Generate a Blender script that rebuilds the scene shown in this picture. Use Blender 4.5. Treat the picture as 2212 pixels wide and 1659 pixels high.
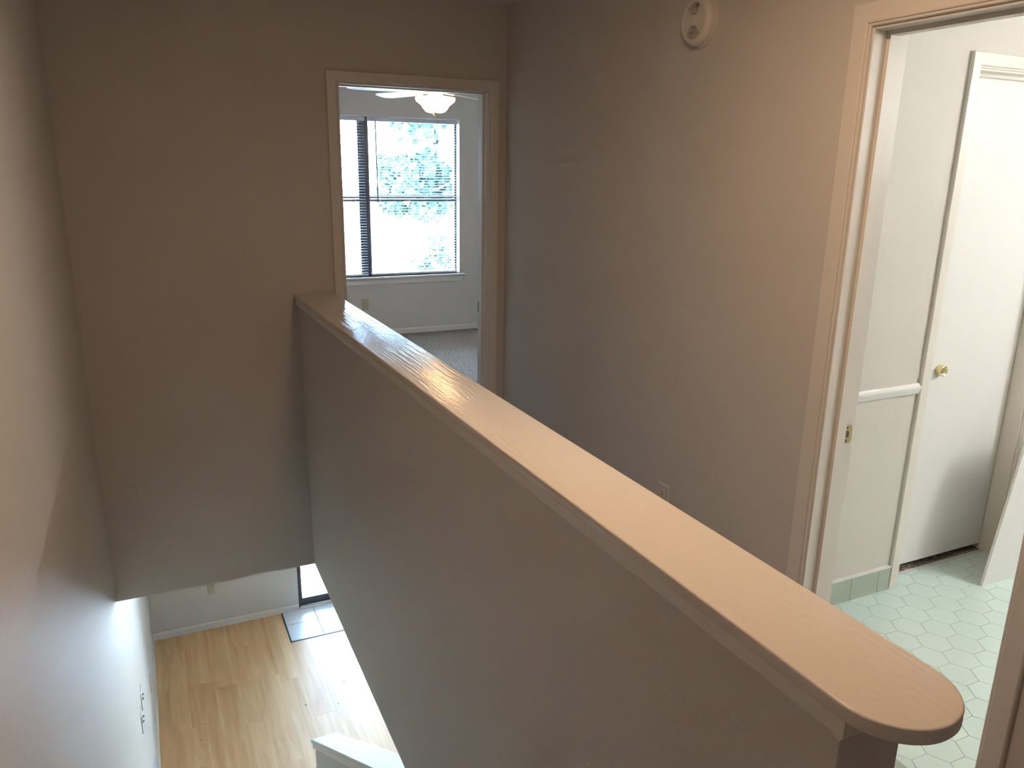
import bpy, math, random
from mathutils import Vector, Matrix
random.seed(7)
SC = bpy.context.scene
COL = SC.collection
for o in list(bpy.data.objects):
    bpy.data.objects.remove(o, do_unlink=True)

# ------------------------------------------------------------------ camera
W, H, FPX = 2212.0, 1659.0, 1688.79
cam_d = bpy.data.cameras.new('camera')
cam = bpy.data.objects.new('camera', cam_d)
COL.objects.link(cam)
cam_d.sensor_fit = 'HORIZONTAL'
cam_d.sensor_width = 36.0
cam_d.lens = FPX / W * 36.0
cam_d.clip_start = 0.02
cam_d.clip_end = 400
cam.location = (0, 0, 1.6732)
cam.rotation_euler = (1.3010, -0.0162, -0.4379)
SC.camera = cam

# ------------------------------------------------------------------ world, sun, portals, exposure
SKY_STRENGTH = 17.0
SUN_STRENGTH = 230.0
world = bpy.data.worlds.new('world')
SC.world = world
world.use_nodes = True
wn = world.node_tree.nodes
wl = world.node_tree.links
bg = wn['Background']
bg.inputs['Color'].default_value = (0.42, 0.66, 1.0, 1)
bg.inputs['Strength'].default_value = SKY_STRENGTH

sun_d = bpy.data.lights.new('sun_offscreen', 'SUN')
sun_d.energy = SUN_STRENGTH
sun_d.angle = math.radians(0.6)
sun_d.color = (1.0, 0.97, 0.92)
sun = bpy.data.objects.new('sun_offscreen', sun_d)
COL.objects.link(sun)
sun.location = (-6, 16, 20)
sun.rotation_euler = Vector((0.45, -0.40, -1.0)).to_track_quat('-Z', 'Y').to_euler()


def portal(name, loc, sx, sz):
    d = bpy.data.lights.new(name, 'AREA')
    d.shape = 'RECTANGLE'
    d.size = sx
    d.size_y = sz
    d.cycles.is_portal = True
    o = bpy.data.objects.new(name, d)
    COL.objects.link(o)
    o.location = loc
    o.rotation_euler = (-math.pi / 2, 0, 0)     # faces -Y, into the rooms


portal('bedroom_window_portal', (2.06, 7.82, 1.36), 1.85, 1.52)
portal('patio_door_portal', (2.13, 7.90, -1.92), 1.92, 2.1)

vs = SC.view_settings
vs.view_transform = 'Standard'
vs.look = 'None'
vs.exposure = 1.68
vs.gamma = 1.0
vs.use_curve_mapping = False

# ------------------------------------------------------------------ key dimensions (metres)
XL = -0.277          # stairwell wall
XR = 1.761           # hall right wall
XR2 = 1.877          # bathroom side of it
YB = 3.8425          # hall end wall
YB2 = 3.958          # bedroom side of it
YW = 7.673           # bedroom window wall
YF = 7.758           # lower room far wall
ZC = -0.380          # ceiling of lower room
ZF = -2.979          # floor of lower room
CEIL = 2.444
YBF = 1.985          # bathroom far wall
XE = 4.2             # east end of everything
YS = -1.5            # south end of everything
CZ = 1.070           # top of the half wall cap


def capL(y): return 0.6446 - 0.01554 * (y - YB)
def capR(y): return 0.8326 - 0.00707 * (y - YB)


# ------------------------------------------------------------------ mesh helper
class MB:
    def __init__(self):
        self.v = []
        self.f = []

    def add(self, verts, faces):
        n = len(self.v)
        self.v += [tuple(p) for p in verts]
        self.f += [tuple(i + n for i in f) for f in faces]
        return self

    def box(self, x0, x1, y0, y1, z0, z1):
        return self.add([(x0, y0, z0), (x1, y0, z0), (x1, y1, z0), (x0, y1, z0),
                         (x0, y0, z1), (x1, y0, z1), (x1, y1, z1), (x0, y1, z1)],
                        [(0, 3, 2, 1), (4, 5, 6, 7), (0, 1, 5, 4), (1, 2, 6, 5), (2, 3, 7, 6), (3, 0, 4, 7)])

    def rings(self, rings, cap=True, closed=True):
        n = len(rings[0])
        verts = [p for r in rings for p in r]
        faces = []
        for a in range(len(rings) - 1):
            for i in range(n if closed else n - 1):
                j = (i + 1) % n
                faces.append((a * n + i, a * n + j, (a + 1) * n + j, (a + 1) * n + i))
        if cap:
            faces.append(tuple(reversed(range(n))))
            m = (len(rings) - 1) * n
            faces.append(tuple(m + i for i in range(n)))
        return self.add(verts, faces)

    def bbox(self, x0, x1, y0, y1, z0, z1, b, axis='z'):
        """box with the edges of the +axis face chamfered"""
        if axis == 'z':
            r = lambda d, z: [(x0 + d, y0 + d, z), (x1 - d, y0 + d, z), (x1 - d, y1 - d, z), (x0 + d, y1 - d, z)]
            return self.rings([r(0, z0), r(0, z1 - b), r(b, z1)])
        if axis == '-x':
            r = lambda d, x: [(x, y0 + d, z0 + d), (x, y1 - d, z0 + d), (x, y1 - d, z1 - d), (x, y0 + d, z1 - d)]
            return self.rings([r(0, x1), r(0, x0 + b), r(b, x0)])
        if axis == '+x':
            r = lambda d, x: [(x, y0 + d, z0 + d), (x, y1 - d, z0 + d), (x, y1 - d, z1 - d), (x, y0 + d, z1 - d)]
            return self.rings([r(0, x0), r(0, x1 - b), r(b, x1)])
        if axis == '-y':
            r = lambda d, y: [(x0 + d, y, z0 + d), (x1 - d, y, z0 + d), (x1 - d, y, z1 - d), (x0 + d, y, z1 - d)]
            return self.rings([r(0, y1), r(0, y0 + b), r(b, y0)])

    def lathe(self, prof, centre, axis='z', seg=32):
        cx, cy, cz = centre
        rs = []
        for r, h in prof:
            ring = []
            for k in range(seg):
                a = 2 * math.pi * k / seg
                c, s = r * math.cos(a), r * math.sin(a)
                if axis == 'z':
                    ring.append((cx + c, cy + s, cz + h))
                elif axis == 'x':
                    ring.append((cx + h, cy + c, cz + s))
                else:
                    ring.append((cx + c, cy + h, cz + s))
            rs.append(ring)
        return self.rings(rs)

    def tube(self, pts, r, seg=8):
        rs = []
        for i, p in enumerate(pts):
            p = Vector(p)
            a = Vector(pts[max(0, i - 1)])
            b = Vector(pts[min(len(pts) - 1, i + 1)])
            t = (b - a).normalized()
            u = t.orthogonal().normalized()
            w = t.cross(u)
            rr = r[i] if isinstance(r, (list, tuple)) else r
            rs.append([p + (u * math.cos(2 * math.pi * k / seg) + w * math.sin(2 * math.pi * k / seg)) * rr for k in range(seg)])
        return self.rings(rs)

    def mesh(self, name, mat, smooth=False):
        m = bpy.data.meshes.new(name)
        m.from_pydata([tuple(p) for p in self.v], [], self.f)
        m.update()
        import bmesh
        bm = bmesh.new()
        bm.from_mesh(m)
        bmesh.ops.recalc_face_normals(bm, faces=bm.faces)
        bm.to_mesh(m)
        bm.free()
        if mat:
            m.materials.append(mat)
        if smooth:
            m.polygons.foreach_set('use_smooth', [True] * len(m.polygons))
            m.set_sharp_from_angle(angle=math.radians(38))
        return m


def link(name, mesh, parent=None, loc=None):
    o = bpy.data.objects.new(name, mesh)
    COL.objects.link(o)
    if loc is not None:
        o.location = loc
    if parent is not None:
        o.parent = parent
        P = parent
        T = Vector((0, 0, 0))
        while P is not None:
            T += P.location
            P = P.parent
        o.matrix_parent_inverse = Matrix.Identity(4)
        o.location = Vector(o.location) - T
    return o


def build(name, mb, mat, parent=None, smooth=False):
    return link(name, mb.mesh(name, mat, smooth), parent)


def tag(o, label=None, cat=None, group=None, kind=None):
    if label:
        o['label'] = label
    if cat:
        o['category'] = cat
    if group:
        o['group'] = group
    if kind:
        o['kind'] = kind
    return o


def empty(name, loc, label=None, cat=None, group=None, kind=None):
    o = bpy.data.objects.new(name, None)
    o.empty_display_size = 0.05
    COL.objects.link(o)
    o.location = loc
    return tag(o, label, cat, group, kind)


def struct(name, mb, mat, label=None, cat=None, smooth=False):
    return tag(build(name, mb, mat, None, smooth), label, cat, None, 'structure')


# ------------------------------------------------------------------ materials
def newmat(name):
    m = bpy.data.materials.new(name)
    m.use_nodes = True
    nt = m.node_tree
    return m, nt.nodes, nt.links, nt.nodes['Principled BSDF']


def paint(name, col, rough=0.6, bump=0.0, scale=300.0, var=0.03, spec=0.5, detail=3.0):
    m, n, l, b = newmat(name)
    b.inputs['Roughness'].default_value = rough
    b.inputs['Specular IOR Level'].default_value = spec
    tc = n.new('ShaderNodeTexCoord')
    nz = n.new('ShaderNodeTexNoise')
    nz.inputs['Scale'].default_value = 2.3
    nz.inputs['Detail'].default_value = 4
    l.new(tc.outputs['Object'], nz.inputs['Vector'])
    mx = n.new('ShaderNodeMix')
    mx.data_type = 'RGBA'
    mx.inputs[6].default_value = (*[c * (1 - var) for c in col], 1)
    mx.inputs[7].default_value = (*[min(1, c * (1 + var)) for c in col], 1)
    l.new(nz.outputs['Fac'], mx.inputs[0])
    l.new(mx.outputs[2], b.inputs['Base Color'])
    if bump:
        n2 = n.new('ShaderNodeTexNoise')
        n2.inputs['Scale'].default_value = scale
        n2.inputs['Detail'].default_value = detail
        l.new(tc.outputs['Object'], n2.inputs['Vector'])
        bp = n.new('ShaderNodeBump')
        bp.inputs['Strength'].default_value = bump
        bp.inputs['Distance'].default_value = 0.002
        l.new(n2.outputs['Fac'], bp.inputs['Height'])
        l.new(bp.outputs['Normal'], b.inputs['Normal'])
    return m


def metal(name, col, rough=0.3, metallic=1.0):
    m = paint(name, col, rough, 0.08, 60, 0.06)
    m.node_tree.nodes['Principled BSDF'].inputs['Metallic'].default_value = metallic
    return m


def emitter(name, col, strength, base=(0.9, 0.85, 0.75)):
    m, n, l, b = newmat(name)
    b.inputs['Base Color'].default_value = (*base, 1)
    b.inputs['Roughness'].default_value = 0.35
    b.inputs['Emission Color'].default_value = (*col, 1)
    b.inputs['Emission Strength'].default_value = strength
    return m


def glass(name, tint=(0.93, 0.97, 0.97)):
    m, n, l, b = newmat(name)
    n.remove(b)
    out = n['Material Output']
    tr = n.new('ShaderNodeBsdfTransparent')
    tr.inputs['Color'].default_value = (*tint, 1)
    gl = n.new('ShaderNodeBsdfGlossy')
    gl.inputs['Roughness'].default_value = 0.02
    fr = n.new('ShaderNodeFresnel')
    fr.inputs['IOR'].default_value = 1.45
    mx = n.new('ShaderNodeMixShader')
    l.new(fr.outputs['Fac'], mx.inputs[0])
    l.new(tr.outputs[0], mx.inputs[1])
    l.new(gl.outputs[0], mx.inputs[2])
    l.new(mx.outputs[0], out.inputs['Surface'])
    return m


def cap_paint(name, col):
    """semi-gloss paint brushed over a board whose raised grain shows through"""
    m, n, l, b = newmat(name)
    b.inputs['Base Color'].default_value = (*col, 1)
    b.inputs['Roughness'].default_value = 0.15
    b.inputs['Specular IOR Level'].default_value = 0.12
    tc = n.new('ShaderNodeTexCoord')
    wob = n.new('ShaderNodeTexNoise')
    wob.inputs['Scale'].default_value = 3.0
    l.new(tc.outputs['Object'], wob.inputs['Vector'])
    sc = n.new('ShaderNodeVectorMath')
    sc.operation = 'MULTIPLY_ADD'
    sc.inputs[1].default_value = (0.05, 0.0, 0.0)
    l.new(wob.outputs['Color'], sc.inputs[0])
    l.new(tc.outputs['Object'], sc.inputs[2])
    mp = n.new('ShaderNodeMapping')
    mp.inputs['Scale'].default_value = (120.0, 5.0, 120.0)
    l.new(sc.outputs[0], mp.inputs['Vector'])
    nz = n.new('ShaderNodeTexNoise')
    nz.inputs['Scale'].default_value = 1.0
    nz.inputs['Detail'].default_value = 2
    l.new(mp.outputs[0], nz.inputs['Vector'])
    n3 = n.new('ShaderNodeTexNoise')
    n3.inputs['Scale'].default_value = 2.2
    l.new(tc.outputs['Object'], n3.inputs['Vector'])
    rp = n.new('ShaderNodeMapRange')
    rp.inputs[1].default_value = 0.42
    rp.inputs[2].default_value = 0.62
    rp.inputs[3].default_value = 0.12
    l.new(n3.outputs['Fac'], rp.inputs[0])
    mm = n.new('ShaderNodeMath')
    mm.operation = 'MULTIPLY'
    l.new(nz.outputs['Fac'], mm.inputs[0])
    l.new(rp.outputs[0], mm.inputs[1])
    n2 = n.new('ShaderNodeTexNoise')
    n2.inputs['Scale'].default_value = 70
    l.new(tc.outputs['Object'], n2.inputs['Vector'])
    ad = n.new('ShaderNodeMath')
    ad.operation = 'MULTIPLY_ADD'
    ad.inputs[1].default_value = 0.25
    l.new(n2.outputs['Fac'], ad.inputs[0])
    l.new(mm.outputs[0], ad.inputs[2])
    bp = n.new('ShaderNodeBump')
    bp.inputs['Strength'].default_value = 0.8
    bp.inputs['Distance'].default_value = 0.0028
    l.new(ad.outputs[0], bp.inputs['Height'])
    l.new(bp.outputs['Normal'], b.inputs['Normal'])
    return m


def laminate(name):
    m, n, l, b = newmat(name)
    b.inputs['Roughness'].default_value = 0.40
    b.inputs['Specular IOR Level'].default_value = 0.22
    tc = n.new('ShaderNodeTexCoord')
    oi = n.new('ShaderNodeObjectInfo')
    off = n.new('ShaderNodeVectorMath')
    off.operation = 'SCALE'
    cmb = n.new('ShaderNodeCombineXYZ')
    for k in range(3):
        l.new(oi.outputs['Random'], cmb.inputs[k])
    l.new(cmb.outputs[0], off.inputs[0])
    off.inputs['Scale'].default_value = 23.0
    add = n.new('ShaderNodeVectorMath')
    l.new(tc.outputs['Object'], add.inputs[0])
    l.new(off.outputs[0], add.inputs[1])
    mp = n.new('ShaderNodeMapping')
    mp.inputs['Scale'].default_value = (14.0, 1.1, 1.0)
    l.new(add.outputs[0], mp.inputs['Vector'])
    nz = n.new('ShaderNodeTexNoise')
    nz.inputs['Scale'].default_value = 1.3
    nz.inputs['Detail'].default_value = 6
    nz.inputs['Distortion'].default_value = 0.8
    l.new(mp.outputs[0], nz.inputs['Vector'])
    # strips printed on each plank
    sep = n.new('ShaderNodeSeparateXYZ')
    l.new(tc.outputs['Object'], sep.inputs[0])
    st = n.new('ShaderNodeMath')
    st.operation = 'SNAP'
    st.inputs[1].default_value = 0.0634
    l.new(sep.outputs['X'], st.inputs[0])
    wn_ = n.new('ShaderNodeTexWhiteNoise')
    wn_.noise_dimensions = '2D'
    c2 = n.new('ShaderNodeCombineXYZ')
    l.new(st.outputs[0], c2.inputs[0])
    l.new(oi.outputs['Random'], c2.inputs[1])
    l.new(c2.outputs[0], wn_.inputs['Vector'])
    a1 = n.new('ShaderNodeMath')
    a1.operation = 'MULTIPLY_ADD'
    a1.inputs[1].default_value = 0.30
    l.new(wn_.outputs['Value'], a1.inputs[0])
    sc = n.new('ShaderNodeMath')
    sc.operation = 'MULTIPLY'
    sc.inputs[1].default_value = 0.85
    l.new(nz.outputs['Fac'], sc.inputs[0])
    l.new(sc.outputs[0], a1.inputs[2])
    cr = n.new('ShaderNodeValToRGB')
    cr.color_ramp.elements[0].position = 0.25
    cr.color_ramp.elements[0].color = (0.50, 0.275, 0.125, 1)
    cr.color_ramp.elements[1].position = 0.85
    cr.color_ramp.elements[1].color = (0.69, 0.45, 0.24, 1)
    l.new(a1.outputs[0], cr.inputs[0])
    l.new(cr.outputs[0], b.inputs['Base Color'])
    return m


def carpet(name, c0, c1):
    m, n, l, b = newmat(name)
    b.inputs['Roughness'].default_value = 0.95
    b.inputs['Specular IOR Level'].default_value = 0.1
    tc = n.new('ShaderNodeTexCoord')
    vo = n.new('ShaderNodeTexVoronoi')
    vo.inputs['Scale'].default_value = 85
    l.new(tc.outputs['Object'], vo.inputs['Vector'])
    nz = n.new('ShaderNodeTexNoise')
    nz.inputs['Scale'].default_value = 60
    nz.inputs['Detail'].default_value = 5
    l.new(tc.outputs['Object'], nz.inputs['Vector'])
    cr = n.new('ShaderNodeValToRGB')
    cr.color_ramp.elements[0].position = 0.35
    cr.color_ramp.elements[0].color = (*c0, 1)
    cr.color_ramp.elements[1].position = 0.65
    cr.color_ramp.elements[1].color = (*c1, 1)
    l.new(nz.outputs['Fac'], cr.inputs[0])
    l.new(cr.outputs[0], b.inputs['Base Color'])
    bp = n.new('ShaderNodeBump')
    bp.inputs['Strength'].default_value = 0.9
    bp.inputs['Distance'].default_value = 0.01
    l.new(vo.outputs['Distance'], bp.inputs['Height'])
    l.new(bp.outputs['Normal'], b.inputs['Normal'])
    return m


def tilemat(name, col, rough=0.16, var=0.05):
    m = paint(name, col, rough, 0.06, 14, var, 0.55)
    nt = m.node_tree
    oi = nt.nodes.new('ShaderNodeObjectInfo')
    hsv = nt.nodes.new('ShaderNodeHueSaturation')
    mr = nt.nodes.new('ShaderNodeMapRange')
    mr.inputs[3].default_value = 1 - var
    mr.inputs[4].default_value = 1 + var
    nt.links.new(oi.outputs['Random'], mr.inputs[0])
    nt.links.new(mr.outputs[0], hsv.inputs['Value'])
    b = nt.nodes['Principled BSDF']
    src = b.inputs['Base Color'].links[0].from_socket
    nt.links.new(src, hsv.inputs['Color'])
    nt.links.new(hsv.outputs[0], b.inputs['Base Color'])
    return m


M = {}
M['wall'] = paint('greige_wall_paint', (0.635, 0.595, 0.545), 0.55, 0.38, 150, 0.02, 0.35)
M['trim'] = paint('white_trim_paint', (0.76, 0.715, 0.65), 0.36, 0.05, 90, 0.02)
M['door'] = paint('white_door_paint', (0.78, 0.77, 0.75), 0.40, 0.05, 90, 0.02)
M['cap'] = cap_paint('semi_gloss_cap_paint', (0.74, 0.69, 0.63))
M['satin'] = paint('satin_white_board', (0.74, 0.71, 0.67), 0.55, 0.05, 60, 0.02, 0.1)
M['ceiling'] = paint('textured_ceiling', (0.72, 0.70, 0.66), 0.8, 0.8, 60, 0.03, 0.2)
M['laminate'] = laminate('oak_laminate')
M['underlay'] = paint('dark_underlay', (0.10, 0.06, 0.03), 0.9, 0.1)
M['carpet'] = carpet('taupe_carpet', (0.19, 0.155, 0.13), (0.42, 0.365, 0.32))
M['mint'] = tilemat('mint_hexagon_tile', (0.62, 0.765, 0.735), 0.18, 0.02)
M['grout'] = paint('grey_green_grout', (0.36, 0.41, 0.37), 0.8, 0.3, 120, 0.35)
M['grout_dark'] = paint('dark_grey_grout', (0.10, 0.11, 0.13), 0.85, 0.3, 120, 0.2)
M['grout_light'] = paint('light_grout', (0.62, 0.60, 0.56), 0.8, 0.3, 120, 0.08)
M['sage'] = tilemat('sage_glazed_tile', (0.39, 0.45, 0.375), 0.14, 0.03)
M['white_tile'] = tilemat('white_entry_tile', (0.66, 0.665, 0.665), 0.25, 0.03)
M['bronze'] = metal('dark_bronze_frame', (0.085, 0.08, 0.085), 0.45, 0.6)
M['aluminium'] = metal('mill_aluminium', (0.62, 0.62, 0.62), 0.35)
M['brass'] = metal('polished_brass', (0.72, 0.60, 0.34), 0.22)
M['steel'] = metal('tarnished_steel', (0.40, 0.39, 0.36), 0.38)
M['dark'] = paint('dark_slot_shade_and_lens', (0.05, 0.045, 0.04), 0.6, 0.05)  # dark colour painted for the shade inside outlet slots; also the indicator lens
M['plastic'] = paint('ivory_white_plastic', (0.66, 0.61, 0.52), 0.35, 0.02, 80, 0.02)
M['almond'] = paint('almond_plastic', (0.50, 0.44, 0.30), 0.4, 0.02, 80, 0.02)
M['white_plastic'] = paint('white_plastic', (0.70, 0.65, 0.585), 0.42, 0.02, 80, 0.02)
M['blind'] = paint('white_vinyl_slat', (0.62, 0.65, 0.70), 0.45, 0.03, 60, 0.02)
M['glass'] = glass('window_glass')
M['fan'] = paint('white_fan_enamel', (0.74, 0.73, 0.71), 0.4, 0.03, 50, 0.02)
M['bowl'] = emitter('lit_alabaster_bowl', (1.0, 0.60, 0.26), 9.0)
M['hall_lamp'] = emitter('lit_hall_dome', (1.0, 0.67, 0.42), 22.0)
M['vanity'] = emitter('lit_vanity_bulb', (0.97, 1.0, 1.0), 66.0)
M['bark'] = paint('tree_bark', (0.16, 0.13, 0.10), 0.9, 0.8, 18, 0.3)
M['leaf'] = paint('blue_green_leaves', (0.045, 0.085, 0.075), 0.8, 0.1, 20, 0.3, 0.0)
M['lawn'] = paint('dry_lawn', (0.34, 0.36, 0.31), 0.95, 0.8, 25, 0.2)
M['patio'] = paint('pale_patio_concrete', (0.55, 0.56, 0.57), 0.8, 0.3, 40, 0.06)
M['brick'] = tilemat('weathered_pink_brick', (0.42, 0.25, 0.21), 0.9, 0.12)
M['mortar'] = paint('brick_mortar', (0.55, 0.52, 0.48), 0.9, 0.3, 60, 0.1)
M['shingle'] = paint('grey_roof_shingle', (0.30, 0.31, 0.33), 0.9, 0.5, 30, 0.15)
M['crumb'] = paint('dark_debris', (0.05, 0.04, 0.035), 0.9, 0.3, 200, 0.3)

# ------------------------------------------------------------------ walls, floors, ceilings
T = 0.12


def holed(mb, axis, a0, a1, z0, z1, c0, c1, holes):
    """slab along axis ('x' or 'y') between c0..c1 with rectangular holes (a0,a1,z0,z1), left to right"""
    def bx(p, q, r, s):
        if q - p < 1e-6 or s - r < 1e-6:
            return
        if axis == 'x':
            mb.box(p, q, c0, c1, r, s)
        else:
            mb.box(c0, c1, p, q, r, s)
    cur = a0
    for h0, h1, hz0, hz1 in holes:
        bx(cur, h0, z0, z1)
        bx(h0, h1, z0, hz0)
        bx(h0, h1, hz1, z1)
        cur = h1
    bx(cur, a1, z0, z1)
    return mb


JT = 0.018                                     # jamb board thickness
# bedroom doorway (in the end wall): jamb faces
D1A, D1B, D1Z = 0.9030, 1.6575, 2.036
# bathroom doorway (in the right wall)
D2A, D2B, D2Z = 0.9740, 1.5770, 2.031
# inner door in the bathroom far wall
D3A, D3B, D3Z = 2.752, 3.392, 2.034
# sliding door below, bedroom window
S0, S1, SZ0, SZ1 = 1.168, 3.09, ZF, ZF + 2.07
W0, W1, WZ0, WZ1 = 1.13, 3.006, 0.600, 2.128

struct('wall_left', MB().box(XL - T, XL, YS, YF + T, ZF - 0.2, CEIL), M['wall'],
       'tall greige wall running down the stairwell into the lower room', 'wall')
struct('wall_back', holed(MB(), 'x', XL, XE, 0.0, CEIL, YB, YB2, [(D1A - JT, D1B + JT, 0.0, D1Z + JT)]).box(XL, XE, YB, YB2, ZC, 0.0),
       M['wall'], 'greige end wall of the hall around the bedroom doorway', 'wall')
struct('wall_right', holed(MB(), 'y', YS, YB, 0.0, CEIL, XR, XR2, [(D2A - JT, D2B + JT, 0.0, D2Z + JT)]),
       M['wall'], 'greige hall wall with the smoke detector and bathroom doorway', 'wall')
struct('wall_front', MB().box(XL - T, XE + T, YS - T, YS, ZF - 0.2, CEIL), M['wall'],
       'greige wall closing the landing at the head of the stairs', 'wall')
struct('wall_bathroom', holed(MB(), 'x', XR2, XE, 0.0, CEIL, YBF, YBF + 0.115, [(D3A - JT, D3B + JT, 0.0, D3Z + JT)]),
       M['wall'], 'greige bathroom wall with sage tile base and inner door', 'wall')
struct('wall_bathroom_near', MB().box(XR2, XE, -0.32, -0.2, 0, CEIL), M['wall'], 'greige near wall of the bathroom', 'wall')
struct('wall_bedroom', holed(MB(), 'x', XL, XE, 0.0, CEIL, YW, YW + 0.20, [(W0, W1, WZ0, WZ1)]), M['wall'],
       'greige bedroom wall around the double window', 'wall')
struct('wall_lower', holed(MB(), 'x', XL, XE, ZF, ZC, YF, YF + 0.18, [(S0, S1, SZ0 - 0.001, SZ1)]), M['wall'],
       'greige lower room wall beside the sliding glass door', 'wall')
struct('wall_outer', MB().box(XE, XE + T, YS - T, YF + 0.2, ZF - 0.2, CEIL), M['wall'], 'greige outer side wall of the house', 'wall')

struct('ceiling', MB().box(XL - T, XE + T, YS - T, YW + 0.20, CEIL, CEIL + 0.12), M['ceiling'],
       'textured off-white ceiling over the upper floor', 'ceiling')
SLAB = MB().box(XL, XE, YB2, YF + 0.1, ZC, -0.03).box(0.84, XE, 0.0, YB, ZC, -0.03).box(XL, XE, YS, 0.0, ZC, -0.03)
struct('ceiling', SLAB, M['ceiling'], 'white ceiling of the lower room', 'ceiling')
FL = MB().box(XL, XE, YB2, YW, -0.03, 0.0).box(D1A, D1B, YB, YB2, -0.001, 0.0).box(0.80, XR, 0.24, YB, -0.03, 0.0).box(XL, XR, YS, 0.24, -0.03, 0.0)
struct('floor', FL, M['carpet'], 'speckled taupe carpet of the hall and bedroom', 'carpet')

# ------------------------------------------------------------------ half wall with rounded cap
ys = [YB, 3.0, 2.0, 1.3, 0.9, 0.555]


def wall_bottom(y):
    return 0.6732 + 0.00577 * (y - YB) if y >= 2.0 else 0.6626 + (2.0 - y) / 1.445 * 0.052


rings = []
for y in ys:
    rings.append([(wall_bottom(y), y, ZC), (wall_bottom(y) + 0.115, y, ZC), (capR(y) - 0.030, y, 1.05), (capL(y) + 0.019, y, 1.05)])
half = struct('wall_half', MB().rings(rings), M['wall'], 'greige half wall between the hall and the stairwell', 'half wall')


def cap_outline(d, yfar):
    """outline of the cap inset by d, round towards the stair head"""
    pts = [(capL(yfar) + d, yfar), (capL(1.6) + d, 1.6), (capL(0.55) + d, 0.55)]
    x0, x1, yc = capL(0.55), capR(0.55) + 0.005, 0.549
    cx = 0.5 * (x0 + x1)
    r = 0.5 * (x1 - x0) - d
    for k in range(1, 32):
        a = math.pi + math.pi * k / 32
        pts.append((cx + r * math.cos(a), yc + r * math.sin(a)))
    pts += [(x1 - d, 0.55), (capR(1.6) + 0.002 - d, 1.6), (capR(yfar) - d, yfar)]
    return pts


rr = []
for d, z in [(0.002, CZ - 0.022), (0.0, CZ - 0.019), (0.0, CZ - 0.0032), (0.0008, CZ - 0.0012), (0.0022, CZ - 0.0003), (0.0038, CZ)]:
    rr.append([(x, y, z) for x, y in cap_outline(d, YB)])
cap = build('cap', MB().rings(rr), M['cap'], half, True)
tag(cap, 'glossy off-white rounded wooden cap')
# moulding under the cap: stair side, end, hall side
t0, t1 = 1.013, CZ - 0.021
ye = 0.543


def strip(pa, pb, za, zb, inner):
    """moulding between two plan points; inner = plan offset of its back"""
    (ax, ay), (bx_, by) = pa, pb
    ix, iy = inner
    sec = [(0.0, zb), (0.0, za + 0.006), (0.25, za + 0.001), (1.0, za), (1.0, zb)]
    r = []
    for (px, py) in (pa, pb):
        r.append([(px + ix * s, py + iy * s, z) for s, z in sec])
    return MB().rings(r)


build('trim', strip((capL(YB) + 0.008, YB), (capL(ye) + 0.008, ye + 0.0135), t0, t1, (0.0135, 0)), M['trim'], half)
build('trim', strip((capR(YB) - 0.019, YB), (capR(ye) - 0.019, ye + 0.0135), t0, t1, (-0.0135, 0)), M['trim'], half)
build('trim', strip((capL(ye) + 0.008, ye), (capR(ye) - 0.019, ye), t0, t1, (0, 0.0135)), M['trim'], half)

# ------------------------------------------------------------------ stairs and the sloped knee wall beside them
NR = 16
rise = -ZF / NR
SL = 0.6727
run = rise / SL
ytop = 0.24
st = empty('stairs', (0.2, ytop, ZF), 'carpeted staircase descending beside the half wall', 'stairs', kind='structure')
for k in range(NR - 1):
    z = -(k + 1) * rise
    y = ytop + k * run
    build('step', MB().bbox(XL + 0.002, 0.655, y, y + run + 0.02, ZF, z, 0.012), M['carpet'], st)


def kcap(y): return -1.800 + (4.25 - y) * SL


kw = [(4.235, ZF), (4.235, kcap(4.235) - 0.05), (2.15, ZC - 0.001), (0.3, ZC - 0.001), (0.3, ZF)]
knee = struct('wall_stair', MB().rings([[(0.682, y, z) for y, z in kw], [(0.802, y, z) for y, z in kw]]), M['wall'],
              'low greige knee wall with sloping top at the foot of the stairs', 'knee wall')


def slope_box(x0, x1, ya, yb, top, bot, ch=0.0):
    mb = MB()
    r = []
    for y in (ya, yb):
        c = kcap(y)
        r.append([(x0, y, c + bot), (x1, y, c + bot), (x1, y, c + top - ch), (x1 - ch, y, c + top), (x0 + ch, y, c + top), (x0, y, c + top - ch)])
    return mb.rings(r)


kc = build('cap', slope_box(0.660, 0.822, 4.25, 2.17, 0.0, -0.022, 0.004), M['satin'], knee)
tag(kc, 'white sloping cap board')
build('trim', slope_box(0.668, 0.682, 4.242, 2.2, -0.022, -0.065, 0.003), M['trim'], knee)
build('trim', slope_box(0.802, 0.814, 4.242, 2.2, -0.022, -0.065, 0.003), M['trim'], knee)
build('trim', MB().bbox(0.668, 0.814, 4.235, 4.246, kcap(4.24) - 0.07, kcap(4.24) - 0.022, 0.002), M['trim'], knee)

# ------------------------------------------------------------------ lower room floor: laminate planks and entry tiles
lf = struct('floor', MB().box(XL, XE, YS, YF + 0.02, ZF - 0.03, ZF - 0.008), M['underlay'], 'honey oak laminate floor of the lower room', 'floor')
PW, PL = 0.19, 1.21
cache = {}
TX0, TY0 = 0.985, 7.178         # corner of the tile patch


def plank(x0, x1, y0, y1):
    dx, dy = round(x1 - x0, 4), round(y1 - y0, 4)
    if (dx, dy) not in cache:
        cache[(dx, dy)] = MB().bbox(-dx / 2, dx / 2, -dy / 2, dy / 2, -0.008, 0.0, 0.0006).mesh('plank', M['laminate'])
    link('plank', cache[(dx, dy)], lf, ((x0 + x1) / 2, (y0 + y1) / 2, ZF))


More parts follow.
